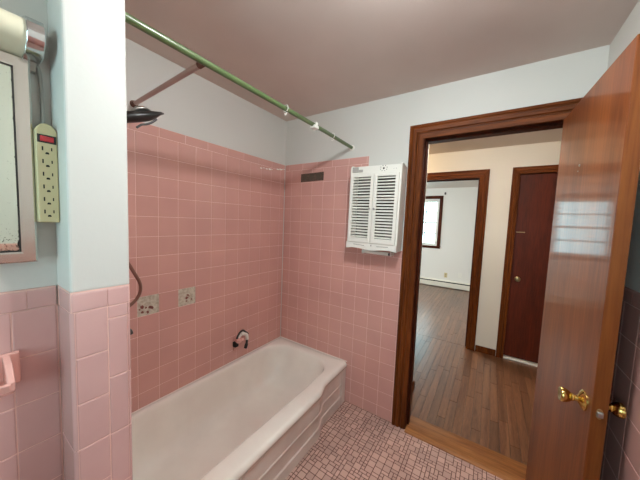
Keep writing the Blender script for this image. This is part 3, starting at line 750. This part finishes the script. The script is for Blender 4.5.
bm = B(); tube(bm, smooth_path([(hx, wy+.10, .955), (hx, wy+.13, .962), (hx, wy+.165, .972)]), [.012]*8+[.013]*8+[.008], 14); sput(fv, 'lever', bm, M['black'], smooth=True)

# ------------------------------------------------------------------ broken soap holder on the long wall
hy, hz = -.50, .50
hd = empty('soap_holder', (0, hy, hz)); tag(hd, 'small broken pink wall fitting with a dark curled handle above the bathtub', 'soap holder')
bm = B(); box(bm, (0, -.555, .425), (.006, -.405, .535)); sput(hd, 'back_plate', bm, M['tile'], bevel=.004)
bm = B(); tube(bm, [(.0, -.500, .505), (.045, -.535, .515)], [.030, .024], 20); tube(bm, [(.036, -.555, .520), (.045, -.492, .505)], .014, 16); sput(hd, 'socket', bm, M['pink_ceramic'], smooth=True)
bm = B(); box(bm, (.004, -.562, .462), (.038, -.530, .500)); sput(hd, 'dark_opening', bm, M['dark'], bevel=.003)
bm = B(); tube(bm, smooth_path([(.055, -.562, .540), (.055, -.556, .556), (.056, -.536, .580), (.055, -.505, .588), (.054, -.478, .566), (.052, -.452, .542)]), .0075, 12); sput(hd, 'curled_handle', bm, M['black'], smooth=True)
bm = B(); tube(bm, smooth_path([(.040, -.535, .535), (.046, -.510, .556), (.050, -.480, .552), (.052, -.462, .524), (.054, -.462, .495)]), [.010]*8+[.015]*8+[.014]*8+[.012]*8+[.009], 14); sput(hd, 'white_spout', bm, M['white_plastic'], smooth=True)
bm = B(); tube(bm, smooth_path([(.062, -.468, .500), (.062, -.473, .468), (.060, -.482, .434)]), [.009]*8+[.013]*8+[.007], 12); sput(hd, 'black_tip', bm, M['black'], smooth=True)

# ------------------------------------------------------------------ brown residue plate on the back wall
pl = empty('wall_plate', (.308, 0, 1.843)); tag(pl, 'dark brown rectangular patch with round marks high on the pink back wall', 'wall plate')
bm = B(); prism(bm, [(-.118, -.038), (.118, -.032), (.118, .038), (-.118, .032)], lambda u, v, t: (u, t, v), 0, -.005); link('plate', bm, M['brown_plate'], pl, bevel=.001)
M['plate_ring'] = mat('dark_olive_ring', srgb(78, 66, 54), .7)
for cx in (-.075, -.005, .07):
    bm = B(); lathe(bm, [(0, .024), (.0015, .024), (.0015, .018), (.0006, .017), (.0006, .0001)], (cx, -.005, .0+cx*.02), (0, -1, 0), 24); link('round_mark', bm, M['plate_ring'], pl)

# ------------------------------------------------------------------ louvred wall cabinet
cx0, cx1, cz0, czt = -.189, .184, 0.0, .552
cab = empty('wall_cabinet', (.922, 0, 1.283), (0, .010, 0)); tag(cab, 'white louvred two-door cabinet hanging beside the doorway', 'cabinet')
D = -.118; Yb = .0
bm = B()
def side(xa, xb):
    prism(bm, [(-.001, .0), (D, -.002), (D, czt+.020), (D+.012, czt+.040), (D+.045, czt+.042), (D+.075, czt+.030), (-.001, czt+.030)], lambda u, v, t: (t, u, v), xa, xb)
side(cx0, cx0+.014); side(cx1-.014, cx1)
box(bm, (cx0+.014, -.006, .03), (cx1-.014, -.001, czt+.028))
box(bm, (cx0+.014, D, .045), (cx1-.014, -.006, .057)); box(bm, (cx0+.014, D, czt-.022), (cx1-.014, -.006, czt-.010))
link('body', bm, M['white_wood'], cab, bevel=.0015, seg=1)
bm = B()
for z in (.21, .37): box(bm, (cx0+.014, D+.012, z), (cx1-.014, -.006, z+.008))
link('shelf', bm, M['white_wood'], cab)
bm = B(); box(bm, (cx0+.014, -.008, .057), (cx1-.014, -.0062, czt-.022)); link('back_shade', bm, M['cab_shade'], cab)['label'] = 'dark brown sheet painting the shade inside the cabinet'  # dark sheet over the white back, so the louvre slots look shaded
# top rail
bm = B(); box(bm, (cx0+.014, D+.004, czt-.010), (cx1-.014, D+.016, czt+.032)); rail = link('top_rail', bm, M['white_wood'], cab, bevel=.002)
# scalloped valance
pts = []
W_ = cx1-cx0
for k in range(41):
    u = cx0+W_*k/40; f = abs(u)/(W_/2)
    v = -.006 - .0*f
    v = .004-.012*math.exp(-((f)/.33)**2)*1.0 - .006*sst(.75, .95, f)
    pts.append((u, v))
pts += [(cx1, .044), (cx0, .044)]
bm = B(); prism(bm, pts, lambda u, v, t: (u, t, v), D-.010, D); val = link('valance', bm, M['white_wood'], cab, bevel=.001, seg=1)
for s in (-1, 1):
    bm = B(); prism(bm, [(s*.045, .026), (s*.13, .030), (s*.13, .0275), (s*.045, .0235)], lambda u, v, t: (u, t, v), D-.0104, D-.0098); link('groove_shade', bm, M['cab_shade'], cab)  # thin dark strips paint the shade of carved grooves
bm = B(); lathe(bm, [(0, .004), (.003, .003), (.004, .001)], (0.006, D-.010, .028), (0, -1, 0), 12); link('screw', bm, M['dark'], cab)
def cdoor(xa, xb, kxx):
    y0, y1 = D-.016, D; z0, z1 = .047, .527; sw = .022
    bm = B()
    for a, c in (((xa, y0, z0), (xa+sw, y1, z1)), ((xb-sw, y0, z0), (xb, y1, z1)), ((xa+sw, y0, z0), (xb-sw, y1, z0+.032)), ((xa+sw, y0, z1-.020), (xb-sw, y1, z1))): box(bm, a, c)
    fr = link('cabinet_door', bm, M['white_wood'], cab, bevel=.0012, seg=1)
    bm = B(); n = 21; za, zb = z0+.032, z1-.020
    pitch = (zb-za)/n
    for k in range(n):
        zc = za+(k+.5)*pitch; h = pitch*.26
        # slat tilted: front edge lower
        prism(bm, [(y0+.002, zc-.0062), (y0+.003, zc-.0008), (y1-.002, zc+.0050), (y1-.003, zc+.0018)], lambda u, v, t: (t, u, v), xa+sw-.001, xb-sw+.001)
    sl = link('louvres', bm, M['white_wood'], fr)
    bm = B(); lathe(bm, [(0, .005), (.005, .004), (.008, .007), (.013, .0075), (.016, .004), (.0165, .0001)], (kxx, y0, .285), (0, -1, 0), 18); link('cabinet_knob', bm, M['steel'], fr, smooth=True)
cdoor(cx0+.012, -.0015, -.018); cdoor(.0015, cx1-.012, .016)
# flower of dark dots and a small brass like star on the rail
bm = B(); fx, fz = .058, czt+.010; Yf = D+.004
lathe(bm, [(0, .0065), (.0015, .006), (.002, .0001)], (fx, Yf, fz), (0, -1, 0), 14)
for k in range(8):
    a = k*PI/4+.3; lathe(bm, [(0, .0028), (.001, .0026), (.0014, .0001)], (fx+.024*math.cos(a), Yf, fz+.0185*math.sin(a)), (0, -1, 0), 10)
link('flower_pattern', bm, M['black'], cab)['label'] = 'small dark dotted flower painted on the top rail'
bm = B(); 
for q in (.128, .145): lathe(bm, [(0, .002), (.001, .0015)], (q, Yf, czt+.004), (0, -1, 0), 8)
link('screw', bm, M['dark'], cab)
# pale block at the top left of the rail
bm = B(); box(bm, (cx0+.016, D-.004, czt-.008), (cx0+.062, D+.012, czt+.028)); box(bm, (cx0+.062, D-.001, czt-.008), (cx0+.095, D+.01, czt+.010)); blk = link('corner_block', bm, M['cord'], cab, bevel=.002); blk['label'] = 'pale grey block at the left of the top rail'
# towel bar below
tbx = empty('towel_bar', (.94, 0, 1.255)); tag(tbx, 'slim white paper towel bar under the louvred cabinet', 'towel bar')
bm = B(); tube(bm, [(-.105, -.060, .004), (.095, -.060, .0)], .0125, 16); link('bar', bm, M['white_plastic'], tbx, smooth=True)
for xx in (-.10, .112):
    bm = B(); box(bm, (xx-.004, -.072, -.012), (xx+.004, -.0, .020)); link('end_bracket', bm, M['white_plastic'], tbx, bevel=.002)
bm = B(); lathe(bm, [(0, .009), (.012, .009), (.014, .006)], (.094, -.060, .0), (1, 0, 0), 16); link('end_cap', bm, M['black'], tbx, smooth=True)['label'] = 'black end cap'

# ------------------------------------------------------------------ medicine cabinet with mirror
my1 = -1.690; my0 = -2.15; mz0, mz1 = 1.350, 1.800; mx = .745
mc = empty('medicine_cabinet', (.72, (my0+my1)/2, mz0)); tag(mc, 'metal framed medicine cabinet mirror with flaking black edges', 'mirror')
bm = B(); box(bm, (.714, my0+.006, mz0+.006), (mx-.008, my1-.006, mz1-.006)); sput(mc, 'cabinet_body', bm, M['frame_metal'])
bm = B(); fw = .0245
P_ = [(0, -.010), (0, -.002), (.003, 0), (fw-.004, 0), (fw, -.0004), (fw, -.010)]
rg = []
for (a, c, s1, s2) in ((my0, mz0, 1, 1), (my1, mz0, -1, 1), (my1, mz1, -1, -1), (my0, mz1, 1, -1)):
    rg.append([bm.verts.new((mx+h, a+s1*t, c+s2*t)) for t, h in P_])
for i in range(4):
    a, c = rg[i], rg[(i+1) % 4]
    for k in range(len(P_)): bm.faces.new((a[k], a[(k+1) % len(P_)], c[(k+1) % len(P_)], c[k]))
bmesh.ops.recalc_face_normals(bm, faces=bm.faces)
sput(mc, 'mirror_frame', bm, M['frame_metal'])
M['mirror'] = mirror_mat(my1-fw, mz0+fw, mz1-fw)
bm = B(); box(bm, (mx-.009, my0+fw-.001, mz0+fw-.001), (mx-.0035, my1-fw+.001, mz1-fw+.001)); sput(mc, 'mirror_glass', bm, M['mirror'])
bm = B(); q0, q1, r0, r1 = my0+fw-.001, my1-fw+.001, mz0+fw-.001, mz1-fw+.001; gx = (mx-.0036, mx-.0008); gk = .0036
box(bm, (gx[0], q0, r0), (gx[1], q0+gk, r1)); box(bm, (gx[0], q1-gk, r0), (gx[1], q1, r1)); box(bm, (gx[0], q0, r0), (gx[1], q1, r0+gk*.8)); box(bm, (gx[0], q0, r1-gk), (gx[1], q1, r1)); sput(mc, 'dark_seal', bm, M['black'])

# ------------------------------------------------------------------ tube light over the mirror
ly1 = -1.700; ly0 = -2.14
lf = empty('wall_light', (.72, (ly0+ly1)/2, 1.83)); tag(lf, 'unlit cream tube light with a chrome end cap above the mirror', 'wall light')
prof = [(.0, 1.804), (.020, 1.800), (.050, 1.806), (.072, 1.816), (.082, 1.828), (.084, 1.842), (.079, 1.856), (.066, 1.866), (.045, 1.872), (.0, 1.873)]
bm = B(); prism(bm, [(u, v) for u, v in prof], lambda u, v, t: (.714+u, t, v), ly0, ly1); sput(lf, 'diffuser', bm, M['cream'], smooth=True)
pc = [(.0, 1.799), (.030, 1.799), (.058, 1.800), (.084, 1.822), (.0885, 1.838), (.086, 1.855), (.074, 1.869), (.050, 1.878), (.0, 1.879)]
for ya, yb_ in ((ly1-.001, ly1+.027), (ly0-.027, ly0+.001)):
    bm = B(); prism(bm, pc, lambda u, v, t: (.714+u, t, v), ya, yb_); sput(lf, 'end_cap', bm, M['chrome'], bevel=.002, smooth=True)['label'] = 'chrome end cap'
bm = B(); box(bm, (.714, ly0, 1.7995), (.738, ly1-.0, 1.8035)); 
prism(bm, [(.0, 1.799), (.028, 1.799), (.012, 1.784), (.0, 1.782)], lambda u, v, t: (.714+u, t, v), ly1-.002, ly1+.022); sput(lf, 'mounting_bracket', bm, M['steel'], bevel=.001)

# ------------------------------------------------------------------ power strip and its cord
py = -1.6713; pz0, pz1 = 1.442, 1.668; ph = .0172
ps = empty('power_strip', (.72, py, pz0)); tag(ps, 'beige six outlet power strip with a red switch hanging beside the mirror', 'power strip')
out = [(-ph, 0), (ph, 0), (ph, .206), (ph*.85, .214), (ph*.55, .221), (0, .225), (-ph*.55, .221), (-ph*.85, .214), (-ph, .206)]
bm = B(); prism(bm, out, lambda u, v, t: (t, u, v), -.004, .044); link('housing', bm, M['beige'], ps, bevel=.003, seg=3)
bm = B(); box(bm, (.0432, -ph+.002, .180), (.0446, ph-.002, .198)); link('switch_surround', bm, M['black'], ps)
bm = B(); box(bm, (.044, -.011, .183), (.0475, .011, .195)); link('rocker_switch', bm, M['red'], ps, bevel=.001)
for k in range(6):
    zc = .163-k*.0285
    bm = B()
    box(bm, (.0437, -.0085, zc), (.0444, -.0062, zc+.009)); box(bm, (.0437, .0062, zc+.001), (.0444, .0082, zc+.008))
    prism(bm, [(-.003, zc-.0075), (.003, zc-.0075), (.003, zc-.005), (.0018, zc-.003), (-.0018, zc-.003), (-.003, zc-.005)], lambda u, v, t: (t, u, v), .0437, .0444)
    link('outlet_slots', bm, M['dark'], ps)
pcx = ps
bm = B(); path = smooth_path([(.731, py, 1.667), (.728, py+.001, 1.69), (.722, py+.002, 1.73), (.721, py+.001, 1.76), (.721, py-.001, 1.79), (.723, py-.008, 1.815), (.722, py-.014, 1.83)], 6)
bmesh_p = path; tube(bm, path, .0038, 12); sput(pcx, 'cord', bm, M['cord'], smooth=True)['label'] = 'pale grey cord running up towards the tube light'

# ------------------------------------------------------------------ ceramic dish on the mirror wall
sd = empty('soap_dish', (.72, -1.787, 1.100)); tag(sd, 'pink ceramic soap dish set into the tiles under the mirror', 'soap dish')
bm = B(); box(bm, (-.0, -.075, -.034), (.010, .065, .042)); link('back_plate', bm, M['pink_ceramic'], sd, bevel=.004, seg=3)
bm = B(); rg = []
for (d, ya, yb_, z) in ((.008, -.070, .060, -.030), (.050, -.066, .050, -.032), (.060, -.064, .046, -.012), (.060, -.064, .046, -.004), (.052, -.056, .038, -.004), (.046, -.050, .032, -.018), (.012, -.050, .036, -.018), (.008, -.056, .044, -.000)):
    rg.append([bm.verts.new((d, ya, z)), bm.verts.new((d, yb_, z))])
# solid tray with raised lip, section swept along y
prism(bm, [(.006, -.034), (.050, -.036), (.068, -.022), (.072, -.004), (.064, -.002), (.052, -.020), (.014, -.018), (.006, -.004)], lambda u, v, t: (u, t, v), -.062, .044)
for v in [x for r in rg for x in r]: bm.verts.remove(v)
for ya in (-.068, .038): prism(bm, [(.006, -.034), (.050, -.036), (.068, -.022), (.070, -.002), (.040, .030), (.006, .040)], lambda u, v, t: (u, t, v), ya, ya+.012)
link('dish_tray', bm, M['pink_ceramic'], sd, bevel=.003, seg=3)

# ------------------------------------------------------------------ lamps on the ceilings (above the frame), two of them added fill
def dome(x, y, m, label, r=.10, d=.07, light='ceiling_light'):
    t = empty(light, (x, y, H)); tag(t, label, 'ceiling light')
    bm = B(); lathe(bm, [(0, r*1.08), (-.018, r*1.08), (-.020, r*1.0)], (0, 0, 0), (0, 0, 1), 40); link('base', bm, M['chrome'], t, smooth=True)
    bm = B(); pr = [(-.018, r*.99)]+[(-.018-d*math.sin(PI/2*k/8), r*.99*math.cos(PI/2*k/8)) for k in range(1, 9)]
    lathe(bm, pr, (0, 0, 0), (0, 0, 1), 40); link('glass_dome', bm, m, t, smooth=True)
dome(1.42, -1.12, M['dome'], 'lit round ceiling light of the bathroom, above the view')
dome(.50, 1.28, M['hall_dome'], 'warm round ceiling light at the far left of the hall', r=.10, d=.11)
dome(1.5, .56, M['hall_fill'], 'unseen round fill lamp added to brighten the hall', r=.12, d=.098)  # added fill lamp, kept out of view, brightens the far hall wall
dome(.4, 2.4, M['bed_fill'], 'unseen round fill lamp added to brighten the bedroom', r=.13)  # added fill lamp, kept out of view, brightens the bedroom walls

# ------------------------------------------------------------------ bedroom wall items
bh = empty('baseboard_heater', (.62, YB, 0)); tag(bh, 'long cream baseboard heater under the bedroom window', 'heater')
bm = B(); prism(bm, [(0, .175), (-.045, .172), (-.062, .155), (-.062, .150), (-.05, .150), (0, .165)], lambda u, v, t: (t, u, v), -1.2, 1.25); link('top_cover', bm, M['heater'], bh)
bm = B(); prism(bm, [(-.058, .125), (-.064, .120), (-.064, .018), (-.058, .018)], lambda u, v, t: (t, u, v), -1.2, 1.25); link('front_panel', bm, M['heater'], bh)
bm = B(); box(bm, (-1.198, -.052, .02), (1.248, -.002, .150)); link('fin_core', bm, M['dark'], bh)
for xx in (-1.205, 1.25):
    bm = B(); box(bm, (xx, -.066, 0), (xx+.006, 0, .178)); link('end_panel', bm, M['heater'], bh)
def outlet(x, z, label, m):
    t = empty('wall_outlet', (x, YB, z)); tag(t, label, 'outlet')
    bm = B(); box(bm, (-.035, -.006, -.057), (.035, 0, .057)); link('cover_plate', bm, m, t, bevel=.002)
    bm = B()
    for zz in (-.022, .022): box(bm, (-.012, -.0066, zz-.012), (.012, -.0055, zz+.012))
    link('sockets', bm, M['brass_old'] if m is M['beige'] else M['white_plastic'], t)
outlet(.80, .295, 'beige outlet low on the bedroom wall, nearer the window', M['beige'])
outlet(1.10, .335, 'white outlet low on the bedroom wall, nearer the doorway edge', M['white_plastic'])
wk = empty('wall_hook', (.663, YB, 2.235)); tag(wk, 'tiny black hook high on the bedroom wall', 'hook')
bm = B(); box(bm, (-.018, -.02, -.028), (.018, 0, .028)); link('hook_plate', bm, M['black'], wk, bevel=.004)
